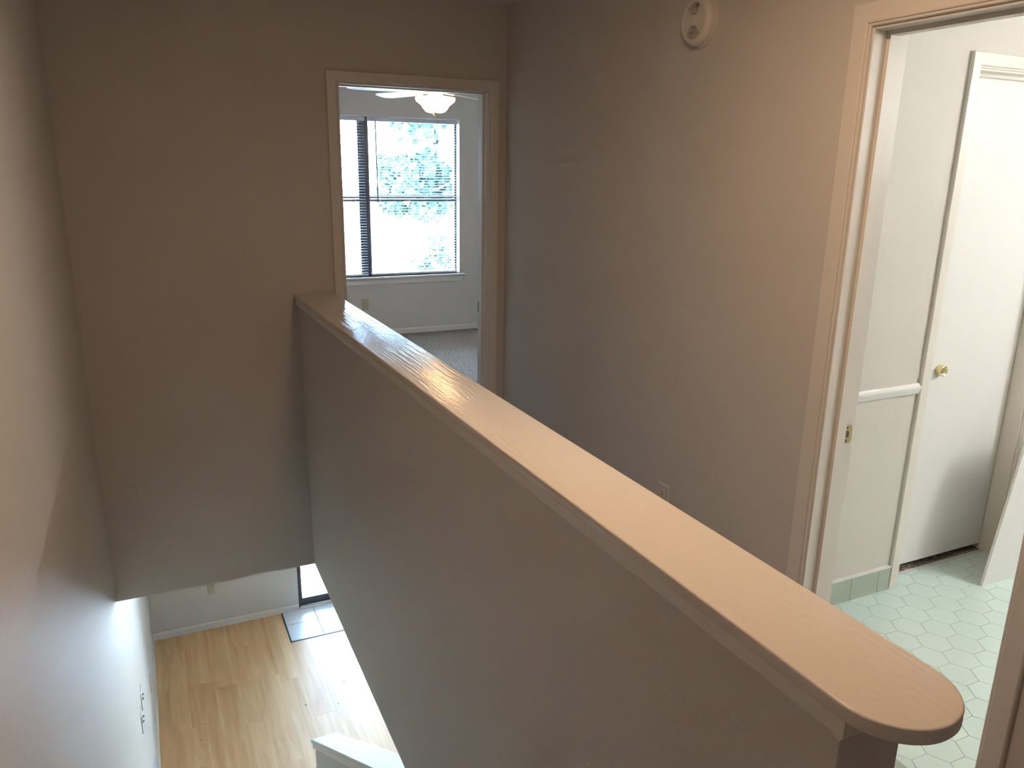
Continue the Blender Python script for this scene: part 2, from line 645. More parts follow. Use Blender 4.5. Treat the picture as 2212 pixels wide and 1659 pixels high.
c = 0
x = TX0 - 0.012 - 7 * PW
while x < XE:
    xa, xb = max(x, XL), min(x + PW, XE)
    ymax = YF if x < TX0 - 0.05 else TY0 - 0.012
    y = 2.0 - PL * ((c * 0.37 + 0.13 * (c % 3)) % 1.0)
    while y < ymax:
        ya, yb = max(y, 2.0), min(y + PL, ymax)
        if yb - ya > 0.02:
            plank(xa, xb, ya, yb)
        y += PL
    x += PW
    c += 1
tf = struct('floor', MB().box(TX0, 3.40, TY0, YF + 0.06, ZF - 0.008, ZF + 0.0035), M['grout_dark'],
            'white tile landing set into the laminate at the sliding door', 'floor')
TW, TH = 0.327, 0.309
tm = MB().bbox(-TW / 2 + 0.003, TW / 2 - 0.003, -TH / 2 + 0.003, TH / 2 - 0.003, 0.0, 0.004, 0.0015).mesh('tile', M['white_tile'])
for i in range(7):
    for j in range(2):
        link('tile', tm, tf, (TX0 + TW * (i + 0.5), TY0 + TH * (j + 0.5), ZF + 0.0022))
build('edge_strip', MB().bbox(TX0 - 0.010, TX0, TY0 - 0.010, YF, ZF - 0.006, ZF + 0.004, 0.002), M['bronze'], tf)
build('edge_strip', MB().bbox(TX0, 3.40, TY0 - 0.010, TY0, ZF - 0.006, ZF + 0.004, 0.002), M['bronze'], tf)


# ------------------------------------------------------------------ baseboards
def base(name, x0, x1, y0, y1, z, h, face, label):
    """small board with a sloped top; face gives the side that shows"""
    mb = MB()
    if face == '-y':
        s = [(y1, z), (y0, z), (y0, z + h - 0.012), (y0 + 0.006, z + h), (y1, z + h)]
        mb.rings([[(x0, y, zz) for y, zz in s], [(x1, y, zz) for y, zz in s]])
    elif face == '+x':
        s = [(x0, z), (x1, z), (x1, z + h - 0.012), (x1 - 0.006, z + h), (x0, z + h)]
        mb.rings([[(xx, y0, zz) for xx, zz in s], [(xx, y1, zz) for xx, zz in s]])
    else:
        s = [(x1, z), (x0, z), (x0, z + h - 0.012), (x0 + 0.006, z + h), (x1, z + h)]
        mb.rings([[(xx, y0, zz) for xx, zz in s], [(xx, y1, zz) for xx, zz in s]])
    return struct(name, mb, M['trim'], label, 'baseboard')


base('baseboard_lower_far', XL + 0.012, S0 - 0.004, YF - 0.013, YF, ZF, 0.072, '-y', 'white baseboard left of the sliding glass door')
base('baseboard_lower_left', XL, XL + 0.012, 4.75, YF, ZF, 0.072, '+x', 'white baseboard along the lower room side wall')
base('baseboard_bedroom', XL, XE, YW - 0.013, YW, 0.0, 0.055, '-y', 'white baseboard under the bedroom window')
base('baseboard_hall', XR - 0.013, XR, D2B + 0.08, YB - 0.02, 0.0, 0.07, '-x', 'white baseboard along the hall wall')


# ------------------------------------------------------------------ door frames
def casing(parent, tomap, a0, a1, zt, zb, wdt=0.057, flat=0.015):
    """three mitred casing boards round an opening; tomap(a, z, t) gives world coordinates"""
    prof = [(0.0, 0.0), (0.0, 0.0085), (0.0015, 0.0105), (0.004, 0.0110), (0.0062, 0.0100), (0.0072, 0.0092), (0.0080, flat - 0.0015),
            (0.011, flat), (wdt - 0.003, flat), (wdt, flat - 0.003), (wdt, 0.0)]
    f = lambda L: [tomap(*p) for p in L]
    build('casing_leg', MB().rings([f([(a0 - w, zb, t) for w, t in prof]), f([(a0 - w, zt + w, t) for w, t in prof])]), M['trim'], parent)
    build('casing_leg', MB().rings([f([(a1 + w, zb, t) for w, t in prof]), f([(a1 + w, zt + w, t) for w, t in prof])]), M['trim'], parent)
    build('casing_head', MB().rings([f([(a0 - w, zt + w, t) for w, t in prof]), f([(a1 + w, zt + w, t) for w, t in prof])]), M['trim'], parent)


def strike_plate(parent, tomap, mat):
    """tomap(u, z, t): u along the jamb depth, t out of the jamb face"""
    out = [(-0.014, -0.029), (0.012, -0.029), (0.019, -0.020), (0.019, 0.020), (0.012, 0.029), (-0.014, 0.029)]
    def ray(t):                                 # where a ray at angle t leaves the outline
        c, d = math.cos(t), math.sin(t)
        best = 9.0
        for i in range(len(out)):
            (x1, y1), (x2, y2) = out[i], out[(i + 1) % len(out)]
            det = c * (y1 - y2) - d * (x1 - x2)
            if abs(det) < 1e-12:
                continue
            k = (x1 * (y1 - y2) - y1 * (x1 - x2)) / det
            m = (c * y1 - d * x1) / det
            if k > 0 and -1e-6 <= m <= 1 + 1e-6:
                best = min(best, k)
        return (c * best, d * best)
    angs = sorted([2 * math.pi * k / 24 for k in range(24)] + [math.atan2(z, u) % (2 * math.pi) for u, z in out])
    oo = [ray(t) for t in angs]
    ii = [(0.0080 * math.cos(t), 0.0112 * math.sin(t)) for t in angs]
    n_ = len(angs)
    vs_ = [tomap(u, z, t) for t in (0.0, 0.0016) for L in (oo, ii) for u, z in L]
    fs = []
    for i in range(n_):
        j = (i + 1) % n_
        fs += [(i, j, n_ + j, n_ + i), (2 * n_ + i, 2 * n_ + j, 3 * n_ + j, 3 * n_ + i),
               (i, j, 2 * n_ + j, 2 * n_ + i), (n_ + i, n_ + j, 3 * n_ + j, 3 * n_ + i)]
    pl = build('strike_plate', MB().add(vs_, fs), mat, parent)
    for s in (-1, 1):
        sc = [(0.0032 * math.cos(2 * math.pi * k / 10) - 0.002, s * 0.0205 + 0.0032 * math.sin(2 * math.pi * k / 10)) for k in range(10)]
        build('screw', MB().rings([[tomap(u, z, 0.0012) for u, z in sc], [tomap(u, z, 0.0021) for u, z in sc]]), M['bronze'], pl)
    return pl


# bedroom doorway
d1 = empty('door_1', ((D1A + D1B) / 2, YB, 0), 'white cased doorway into the bedroom at the end of the hall', 'doorway', kind='structure')
casing(d1, lambda a, z, t: (a, YB - t, z), D1A - 0.0048, D1B + 0.0051, D1Z + 0.003, 0.0, 0.054)
casing(d1, lambda a, z, t: (a, YB2 + t, z), D1A - 0.0048, D1B + 0.0051, D1Z + 0.003, 0.0, 0.054)
build('jamb', MB().box(D1A - JT, D1A, YB - 0.001, YB2 + 0.001, 0, D1Z + JT), M['trim'], d1)
build('jamb', holed(MB(), 'y', YB - 0.001, YB2 + 0.001, 0, D1Z + JT, D1B, D1B + JT, [(YB + 0.0925, YB + 0.1075, 0.9205, 0.9435)]), M['trim'], d1)
build('jamb_head', MB().box(D1A, D1B, YB - 0.001, YB2 + 0.001, D1Z, D1Z + JT), M['trim'], d1)
for xa, xb in ((D1A, D1A + 0.011), (D1B - 0.011, D1B)):
    build('stop', MB().box(xa, xb, YB + 0.040, YB + 0.072, 0, D1Z), M['trim'], d1)
build('stop', MB().box(D1A + 0.011, D1B - 0.011, YB + 0.040, YB + 0.072, D1Z - 0.006, D1Z), M['trim'], d1)
strike_plate(d1, lambda u, z, t: (D1B - t, YB + 0.100 + u * 0.85, 0.932 + z), M['steel'])

# bathroom doorway
d2 = empty('door_2', (XR, (D2A + D2B) / 2, 0), 'white cased doorway from the hall into the bathroom', 'doorway', kind='structure')
casing(d2, lambda a, z, t: (XR - t, a, z), D2A - 0.005, D2B + 0.0055, D2Z + 0.007, 0.0, 0.058)
build('jamb', MB().box(XR - 0.001, XR2 + 0.001, D2A - JT, D2A, 0, D2Z + JT), M['trim'], d2)
build('jamb', holed(MB(), 'x', XR - 0.001, XR2 + 0.001, 0, D2Z + JT, D2B, D2B + JT, [(XR + 0.0895, XR + 0.1065, 0.9095, 0.9325)]), M['trim'], d2)
build('jamb_head', MB().box(XR - 0.001, XR2 + 0.001, D2A, D2B, D2Z, D2Z + JT), M['trim'], d2)
for ya, yb in ((D2A, D2A + 0.011), (D2B - 0.011, D2B)):
    build('stop', MB().box(XR + 0.046, XR + 0.080, ya, yb, 0, D2Z), M['trim'], d2)
build('stop', MB().box(XR + 0.046, XR + 0.080, D2A + 0.011, D2B - 0.011, D2Z - 0.011, D2Z), M['trim'], d2)
build('casing_edge', MB().box(XR2 + 0.001, XR2 + 0.014, D2B + 0.004, D2B + 0.06, 0, D2Z + 0.06), M['trim'], d2)
strike_plate(d2, lambda u, z, t: (XR + 0.098 + u, D2B - t, 0.921 + z), M['brass'])

# inner bathroom door: cased slab with a brass knob
d3 = empty('door_3', ((D3A + D3B) / 2, YBF, 0), 'flat white inner door with brass knob in the bathroom', 'door', kind='structure')
casing(d3, lambda a, z, t: (a, YBF - t, z), D3A - 0.006, D3B + 0.006, D3Z + 0.006, 0.0, 0.052)
for xa, xb in ((D3A - JT, D3A), (D3B, D3B + JT)):
    build('jamb', MB().box(xa, xb, YBF - 0.001, YBF + 0.116, 0, D3Z + JT), M['trim'], d3)
build('jamb_head', MB().box(D3A, D3B, YBF - 0.001, YBF + 0.116, D3Z, D3Z + JT), M['trim'], d3)
build('head_track', MB().box(D3A, D3B, YBF + 0.055, YBF + 0.072, D3Z - 0.012, D3Z), M['trim'], d3)
slab = build('door_slab', MB().bbox(D3A + 0.002, D3B - 0.004, YBF + 0.075, YBF + 0.108, 0.030, D3Z - 0.004, 0.002, '-y'), M['door'], d3)
prof = [(0.0002, 0.0), (0.0215, 0.0), (0.0225, -0.002), (0.0225, -0.022), (0.0215, -0.0255), (0.0195, -0.0268), (0.0172, -0.0255), (0.0150, -0.0215),
        (0.0120, -0.0200), (0.0060, -0.0205), (0.0002, -0.0210)]
build('knob', MB().lathe(prof, (2.905, YBF + 0.075, 0.905), 'y', 28), M['brass'], slab, True)

# ------------------------------------------------------------------ bathroom: hexagon floor, tile base, chair rail, panel
bf = struct('floor', MB().box(XR2, XE, -0.2, YBF, -0.03, -0.0012).box(D3A, D3B, YBF, YBF + 0.068, -0.03, -0.0012)
            .box(XR, XR2, D2A, D2B, -0.0005, 0.004),
            M['grout'], 'mint green hexagon tile floor of the bathroom', 'floor')


def clip(poly, ax, lim, keep_less):
    out = []
    for i in range(len(poly)):
        p, q = poly[i], poly[(i + 1) % len(poly)]
        ip = (p[ax] <= lim) if keep_less else (p[ax] >= lim)
        iq = (q[ax] <= lim) if keep_less else (q[ax] >= lim)
        if ip:
            out.append(p)
        if ip != iq:
            t = (lim - p[ax]) / (q[ax] - p[ax])
            out.append((p[0] + t * (q[0] - p[0]), p[1] + t * (q[1] - p[1])))
    return out


HS = 0.0638
gap = 0.0009


def hexpoly(s): return [(s * math.cos(math.pi * k / 3), s * math.sin(math.pi * k / 3)) for k in range(6)]


def hexmesh(poly):
    n = len(poly)
    cx = sum(p[0] for p in poly) / n
    cy = sum(p[1] for p in poly) / n
    ins = [(cx + (p[0] - cx) * 0.985, cy + (p[1] - cy) * 0.985) for p in poly]
    return MB().rings([[(a, b, -0.004) for a, b in poly], [(a, b, -0.0006) for a, b in poly], [(a, b, 0.0) for a, b in ins]]).mesh('tile', M['mint'])


full = hexmesh(hexpoly(HS - gap))
nt = 0
for i in range(-13, 6):
    for j in range(-13, 3):
        cx = 3.004 + i * 1.5 * HS
        cy = 1.9035 + (j + (0.5 if i % 2 else 0.0)) * math.sqrt(3) * HS
        lx0, lx1, ly0, ly1 = XR2 + 0.002, 3.42, 0.62, YBF - 0.012
        if cx + HS < lx0 or cx - HS > lx1 or cy + HS < ly0 or cy - HS > YBF + 0.052:
            continue
        p = [(a + cx, b + cy) for a, b in hexpoly(HS - gap)]
        in_door = cx - HS > D3A and cx + HS < D3B                 # the floor runs on into the inner doorway
        zones = [(lx0, lx1, ly0, YBF + 0.052 if in_door else ly1)]
        if not in_door:
            zones.append((D3A, D3B, ly1, YBF + 0.052))
        for zx0, zx1, zy0, zy1 in zones:
            q = clip(p, 0, zx0, False)
            for ax_, lim, less in ((0, zx1, True), (1, zy0, False), (1, zy1, True)):
                if len(q) >= 3:
                    q = clip(q, ax_, lim, less)
            if len(q) < 3:
                continue
            area = abs(sum(q[k][0] * q[(k + 1) % len(q)][1] - q[(k + 1) % len(q)][0] * q[k][1] for k in range(len(q)))) / 2
            if area < 3e-5:
                continue
            if area > 0.0098:
                link('tile', full, bf, (cx, cy, 0.0))
            else:
                link('tile', hexmesh([(a_ - cx, b_ - cy) for a_, b_ in q]), bf, (cx, cy, 0.0))
        nt += 1
build('threshold', MB().bbox(D3A, D3B, YBF + 0.053, YBF + 0.068, -0.0012, 0.0012, 0.0006), M['grout_light'], bf)
build('closet_base', MB().box(XR2, XE, YBF + 0.115, YB, -0.03, -0.004).box(D3A, D3B, YBF + 0.068, YBF + 0.115, -0.03, -0.004), M['carpet'], bf)

tb = struct('baseboard_bathroom', MB().box(XR2, D3A - 0.06, YBF - 0.0105, YBF, 0.0, 0.098), M['grout_light'],
            'row of sage green glazed base tiles along the bathroom wall', 'tile base')
xg = 2.469 - 4 * 0.154
while xg < D3A - 0.062:
    xa, xb = max(xg, XR2 + 0.001), min(xg + 0.154, D3A - 0.0605)
    if xb - xa > 0.01:
        sec = [(YBF - 0.005, 0.0), (YBF - 0.017, 0.0), (YBF - 0.0155, 0.004), (YBF - 0.013, 0.012), (YBF - 0.012, 0.02), (YBF - 0.012, 0.093),
               (YBF - 0.0095, 0.099), (YBF - 0.005, 0.1005)]
        build('tile', MB().rings([[(xa + 0.0014, y, z) for y, z in sec], [(xb - 0.0014, y, z) for y, z in sec]]), M['sage'], tb, True)
    xg += 0.154
build('bead', MB().box(XR2, D3A - 0.0605, YBF - 0.0135, YBF, 0.0985, 0.1050), M['door'], tb)

sec = [(YBF, 0.8485), (YBF - 0.008, 0.8485), (YBF - 0.012, 0.853), (YBF - 0.020, 0.874), (YBF - 0.020, 0.880), (YBF - 0.012, 0.886), (YBF - 0.009, 0.8915), (YBF, 0.8915)]
struct('trim_1', MB().rings([[(XR2, y, z) for y, z in sec], [(D3A - 0.064, y, z) for y, z in sec]]), M['door'],
       'short white chair rail on the bathroom wall', 'chair rail')

pp = [(3.076, 0.0), (3.62, 0.0), (3.62, 0.68), (3.076 + 0.172 * 0.68, 0.68)]
pb = build('panel', MB().rings([[(x, 1.8225, z) for x, z in pp], [(x, 1.8335, z) for x, z in pp]]), M['door'])
tag(pb, 'white board with a slanted edge standing on the mint floor', 'panel')

# ------------------------------------------------------------------ sliding glass door of the lower room
sd = empty('door_4', ((S0 + S1) / 2, YF + 0.06, ZF), 'dark bronze framed sliding glass door of the lower room', 'sliding door', kind='structure')
fy0, fy1 = YF + 0.0, YF + 0.10
build('frame', MB().box(S0, S0 + 0.014, fy0, fy1, ZF + 0.02, SZ1).box(S1 - 0.014, S1, fy0, fy1, ZF + 0.02, SZ1).box(S0 + 0.014, S1 - 0.014, fy0, fy1, SZ1 - 0.03, SZ1),
      M['bronze'], sd)
build('sill_track', MB().bbox(S0, S1, YF - 0.018, fy1, ZF, ZF + 0.022, 0.006), M['aluminium'], sd)
xm = (S0 + S1) / 2
for k, (xa, xb, yy) in enumerate(((S0 + 0.014, xm + 0.025, YF + 0.020), (xm - 0.025, S1 - 0.014, YF + 0.058))):
    e = empty('door_leaf', ((xa + xb) / 2, yy, ZF + 0.03))
    e.parent = sd
    e.location = Vector(e.location) - Vector(sd.location)
    z0, z1 = ZF + 0.026, SZ1 - 0.03
    build('stile', MB().box(xa, xa + 0.030, yy, yy + 0.030, z0, z1), M['bronze'], e)
    build('stile', MB().box(xb - 0.040, xb, yy, yy + 0.030, z0, z1), M['bronze'], e)
    build('rail', MB().box(xa + 0.030, xb - 0.040, yy, yy + 0.030, z0, z0 + 0.085), M['bronze'], e)
    build('rail', MB().box(xa + 0.030, xb - 0.040, yy, yy + 0.030, z1 - 0.05, z1), M['bronze'], e)
    build('pane', MB().box(xa + 0.028, xb - 0.038, yy + 0.012, yy + 0.018, z0 + 0.08, z1 - 0.045), M['glass'], e)

# ------------------------------------------------------------------ bedroom window
w1 = empty('window_1', ((W0 + W1) / 2, YW, WZ0), 'bright white double window with dark sash rails in the bedroom', 'window', kind='structure')
sec = [(YW + 0.13, WZ0 - 0.022), (YW - 0.035, WZ0 - 0.022), (YW - 0.042, WZ0 - 0.014), (YW - 0.042, WZ0 - 0.008), (YW - 0.036, WZ0), (YW + 0.13, WZ0)]
mb = MB().box(W0, W1, YW, YW + 0.13, WZ0 - 0.022, WZ0)
sec2 = [(YW, WZ0 - 0.022), (YW - 0.035, WZ0 - 0.022), (YW - 0.042, WZ0 - 0.014), (YW - 0.042, WZ0 - 0.008), (YW - 0.036, WZ0), (YW, WZ0)]
mb.rings([[(W0 - 0.055, y, z) for y, z in sec2], [(W1 + 0.045, y, z) for y, z in sec2]])
build('sill', mb, M['trim'], w1)
ap = [[(W0 - 0.045, W1 + 0.032), (W0 - 0.03, W1 + 0.012)]]
z0, z1 = WZ0 - 0.076, WZ0 - 0.022
build('apron', MB().add([(W0 - 0.03, YW, z0), (W1 + 0.012, YW, z0), (W1 + 0.034, YW, z1), (W0 - 0.05, YW, z1),
                         (W0 - 0.03, YW - 0.014, z0), (W1 + 0.012, YW - 0.014, z0), (W1 + 0.034, YW - 0.014, z1), (W0 - 0.05, YW - 0.014, z1)],
                        [(0, 1, 2, 3), (4, 5, 6, 7), (0, 1, 5, 4), (1, 2, 6, 5), (2, 3, 7, 6), (3, 0, 4, 7)]), M['trim'], w1)
WM = 2.050
build('reveal', MB().box(W1 - 0.004, W1, YW - 0.001, YW + 0.09, WZ0, WZ1), M['trim'], w1)
build('reveal', MB().box(W0, W0 + 0.004, YW - 0.001, YW + 0.09, WZ0, WZ1), M['trim'], w1)
build('reveal', MB().box(W0 + 0.004, W1 - 0.004, YW - 0.001, YW + 0.09, WZ1 - 0.004, WZ1), M['trim'], w1)
build('mullion', MB().box(WM - 0.042, WM + 0.022, YW + 0.075, YW + 0.15, WZ0, WZ1), M['bronze'], w1)
for a, b in ((W0, WM - 0.042), (WM + 0.022, W1)):
    fr = build('frame', MB().box(a, a + 0.022, YW + 0.09, YW + 0.15, WZ0, WZ1).box(b - 0.022, b, YW + 0.09, YW + 0.15, WZ0, WZ1)
               .box(a + 0.022, b - 0.022, YW + 0.09, YW + 0.15, WZ1 - 0.03, WZ1).box(a + 0.022, b - 0.022, YW + 0.09, YW + 0.15, WZ0, WZ0 + 0.014), M['bronze'], w1)
    build('meeting_rail', MB().box(a + 0.022, b - 0.022, YW + 0.095, YW + 0.115, 1.330, 1.356).box(a + 0.022, b - 0.022, YW + 0.120, YW + 0.140, 1.360, 1.388), M['bronze'], w1)
    build('pane', MB().box(a + 0.018, b - 0.018, YW + 0.104, YW + 0.108, WZ0 + 0.026, 1.345), M['glass'], w1)
    build('pane', MB().box(a + 0.018, b - 0.018, YW + 0.128, YW + 0.132, 1.370, WZ1 - 0.026), M['glass'], w1)

# blinds: one for each half of the window
slat_cache = {}


def blind(xa, xb, label, wand):
    e = empty('window_blind', ((xa + xb) / 2, YW + 0.04, WZ0), label, 'blind')
    z_top, z_bot = 2.118, 0.618
    yc = YW + 0.040
    build('headrail', MB().bbox(xa, xb, yc - 0.018, yc + 0.018, z_top - 0.036, z_top, 0.002), M['blind'], e)
    build('bottom_rail', MB().bbox(xa + 0.006, xb - 0.006, yc - 0.013, yc + 0.013, z_bot - 0.010, z_bot + 0.008, 0.002), M['blind'], e)
    L = round(xb - xa - 0.012, 3)
    if L not in slat_cache:
        prof = []
        for k in range(5):
            u = -0.0125 + 0.025 * k / 4
            prof.append((u, 0.0016 * (1 - (u / 0.0125) ** 2)))
        tl = math.radians(11)
        top = [(u * math.cos(tl), u * math.sin(tl) + h) for u, h in prof]
        bot = [(u * math.cos(tl), u * math.sin(tl) + h - 0.0006) for u, h in reversed(prof)]
        r = [[(sx * L / 2, y, z) for y, z in top + bot] for sx in (-1, 1)]
        slat_cache[L] = MB().rings(r).mesh('slat', M['blind'], True)
    n = 55
    for k in range(n):
        z = z_bot + 0.022 + (z_top - 0.05 - z_bot - 0.022) * k / (n - 1)
        link('slat', slat_cache[L], e, ((xa + xb) / 2, yc, z))
    for fx in (0.12, 0.88):
        xx = xa + (xb - xa) * fx
        build('ladder_cord', MB().tube([(xx, yc - 0.0135, z_top - 0.03), (xx, yc - 0.0135, z_bot)], 0.0009, 6)
              .tube([(xx, yc + 0.0135, z_top - 0.03), (xx, yc + 0.0135, z_bot)], 0.0009, 6), M['blind'], e)
    if wand:
        build('tilt_wand', MB().tube([(2.147, yc - 0.026, 2.085), (2.150, yc - 0.028, 1.6), (2.153, yc - 0.028, 1.325)], 0.006, 8), M['bronze'], e, True)
    return e


blind(W0 + 0.006, 2.046, 'white mini blind over the window half without a tilt wand', False)
blind(2.072, W1 - 0.014, 'white mini blind with a thin hanging tilt wand', True)

# ------------------------------------------------------------------ ceiling fan in the bedroom
FX, FY = 2.045, 5.70
fan = empty('ceiling_fan', (FX, FY, CEIL), 'white five-blade ceiling fan with lit alabaster bowl', 'ceiling fan')
build('canopy', MB().lathe([(0.07, 0.0), (0.068, -0.02), (0.045, -0.05), (0.018, -0.06), (0.001, -0.06)], (FX, FY, CEIL), 'z', 28), M['fan'], fan, True)
build('downrod', MB().lathe([(0.012, -0.055), (0.012, -0.10)], (FX, FY, CEIL), 'z', 16), M['fan'], fan, True)
build('motor_housing', MB().lathe([(0.02, -0.09), (0.07, -0.095), (0.105, -0.115), (0.115, -0.15), (0.115, -0.20), (0.095, -0.222), (0.05, -0.228), (0.001, -0.228)],
                                  (FX, FY, CEIL), 'z', 36), M['fan'], fan, True)
ZBL = 2.197
for k in range(5):
    a = math.radians(40 + 72 * k)
    ca, sa = math.cos(a), math.sin(a)
    def P(r, w, z, ca=ca, sa=sa): return (FX + ca * r - sa * w, FY + sa * r + ca * w, ZBL + z)
    tilt = 0.19
    outl = [(0.19, -0.048), (0.30, -0.058), (0.50, -0.066), (0.60, -0.066), (0.645, -0.045), (0.66, 0.0), (0.645, 0.045), (0.60, 0.066), (0.50, 0.066), (0.30, 0.058), (0.19, 0.048)]
    bl = build('blade', MB().rings([[P(r, w, w * tilt - 0.003) for r, w in outl], [P(r, w, w * tilt + 0.003) for r, w in outl]]), M['fan'], fan)
    br = [(0.09, -0.014), (0.15, -0.014), (0.19, -0.032), (0.235, -0.028), (0.235, 0.028), (0.19, 0.032), (0.15, 0.014), (0.09, 0.014)]
    build('blade_bracket', MB().rings([[P(r, w, w * tilt - 0.007) for r, w in br], [P(r, w, w * tilt - 0.003) for r, w in br]]), M['fan'], bl)
build('light_neck', MB().lathe([(0.048, 2.222), (0.052, 2.21), (0.052, 2.172), (0.046, 2.165)], (FX, FY, 0), 'z', 28), M['fan'], fan, True)
prof = [(0.001, 2.052), (0.05, 2.052), (0.075, 2.060), (0.094, 2.080), (0.106, 2.100), (0.122, 2.112), (0.145, 2.128), (0.152, 2.143), (0.151, 2.155), (0.146, 2.156),
        (0.100, 2.163), (0.046, 2.167), (0.001, 2.167)]
prof = [(r if r < 0.06 else r * 0.95, h) for r, h in prof]
build('light_bowl', MB().lathe(prof, (FX, FY, 0), 'z', 40), M['bowl'], fan, True)
build('finial', MB().lathe([(0.001, 2.030), (0.007, 2.034), (0.009, 2.040), (0.013, 2.046), (0.020, 2.0525), (0.001, 2.0525)], (FX, FY, 0), 'z', 20), M['brass'], fan, True)
ch = build('pull_chain', MB().tube([(FX + 0.004, FY - 0.02, 2.05), (FX + 0.004, FY - 0.02, 1.99), (FX + 0.003, FY - 0.02, 1.86)], 0.0016, 6), M['brass'], fan)
build('pull_knob', MB().lathe([(0.001, 1.830), (0.004, 1.832), (0.0045, 1.85), (0.002, 1.866), (0.001, 1.867)], (FX + 0.003, FY - 0.02, 0), 'z', 12), M['bronze'], ch, True)
ch = build('pull_chain', MB().tube([(FX - 0.012, FY + 0.02, 2.05), (FX - 0.002, FY + 0.02, 2.03), (FX, FY + 0.02, 1.94)], 0.0016, 6), M['brass'], fan)
build('pull_knob', MB().lathe([(0.001, 1.905), (0.004, 1.907), (0.0045, 1.925), (0.002, 1.941), (0.001, 1.942)], (FX, FY + 0.02, 0), 'z', 12), M['bronze'], ch, True)

# ------------------------------------------------------------------ other lamps (the hall and bathroom ceiling lights)
def flush_light(x, y, r, depth, mat, label):
    e = empty('ceiling_light_offscreen', (x, y, CEIL), label, 'ceiling light')
    build('base', MB().lathe([(0.001, 0.0), (r + 0.02, 0.0), (r + 0.02, -0.018), (r + 0.005, -0.024), (0.001, -0.024)], (x, y, CEIL), 'z', 40), M['fan'], e, True)
    pr = [(r * math.cos(math.radians(q)) + 0.0005, -0.022 - depth * math.sin(math.radians(q))) for q in (0, 15, 30, 45, 60, 75, 90)]
    build('dome_offscreen', MB().lathe(pr, (x, y, CEIL), 'z', 40), mat, e, True)
    return e


flush_light(0.86, 1.22, 0.145, 0.022, M['hall_lamp'], 'round flush ceiling light over the hall')
vl = empty('vanity_light_offscreen', (XE, 0.375, 1.98), 'bar of four round bulbs on the bathroom side wall', 'vanity light')
build('bar', MB().bbox(XE - 0.045, XE, -0.125, 0.875, 1.98, 2.09, 0.006, '-x'), M['fan'], vl)
for k in range(4):
    yb_ = 0.0 + 0.25 * k
    build('socket', MB().lathe([(0.022, -0.045), (0.022, -0.065), (0.016, -0.07)], (XE, yb_, 2.035), 'x', 16), M['brass'], vl, True)
    build('bulb_offscreen', MB().lathe([(0.014, -0.066), (0.030, -0.080), (0.044, -0.100), (0.0475, -0.118), (0.044, -0.138), (0.030, -0.157), (0.012, -0.165), (0.001, -0.166)],
                             (XE, yb_, 2.035), 'x', 24), M['vanity'], vl, True)

# ------------------------------------------------------------------ smoke detector on the hall wall
SY, SZ = 2.290, 2.151
sm = empty('smoke_detector', (XR, SY, SZ), 'round off-white smoke detector high on the hall wall', 'smoke detector')
build('base', MB().lathe([(0.001, 0.0), (0.083, 0.0), (0.083, -0.008), (0.001, -0.008)], (XR, SY, SZ), 'x', 48), M['white_plastic'], sm, True)
bd = build('cover', MB().lathe([(0.078, -0.008), (0.0785, -0.016), (0.077, -0.024), (0.070, -0.034), (0.064, -0.0372), (0.057, -0.0375), (0.0555, -0.0355), (0.0553, -0.012), (0.0190, -0.012), (0.0185, -0.0355), (0.001, -0.0355)],
                               (XR, SY, SZ), 'x', 48), M['white_plastic'], sm, True)
XG = XR - 0.0355


def arc_piece(name, r0, r1, a0, a1, depth, n=12):
    ring = [(r * math.cos(math.radians(a0 + (a1 - a0) * k / n)), r * math.sin(math.radians(a0 + (a1 - a0) * k / n)))
            for r, ks in ((r1, range(n + 1)), (r0, range(n, -1, -1))) for k in ks]
    MBp = MB().rings([[(XG + depth, SY + a, SZ + b_) for a, b_ in ring], [(XG, SY + a, SZ + b_) for a, b_ in ring]])
    build(name, MBp, M['white_plastic'], bd)


for a0, a1 in ((-48, 48), (122, 232)):                       # solid sides of the grille
    arc_piece('grille_side', 0.0183, 0.0556, a0, a1, 0.0238, 20)
for r in (0.0228, 0.0288, 0.0348, 0.0408, 0.0468, 0.0528):   # ribs with open slots between them
    for a0, a1 in ((48, 122), (232, 312)):
        arc_piece('rib', r - 0.0014, r + 0.0014, a0 - 1, a1 + 1, 0.004)
build('test_button', MB().lathe([(0.0185, 0.0), (0.0185, -0.0035), (0.0165, -0.0052), (0.001, -0.0058)], (XG, SY, SZ), 'x', 24), M['white_plastic'], sm, True)
build('indicator', MB().lathe([(0.0036, 0.0), (0.0036, -0.001), (0.0002, -0.0014)], (XG, SY - 0.018, SZ + 0.046), 'x', 10), M['dark'], sm)


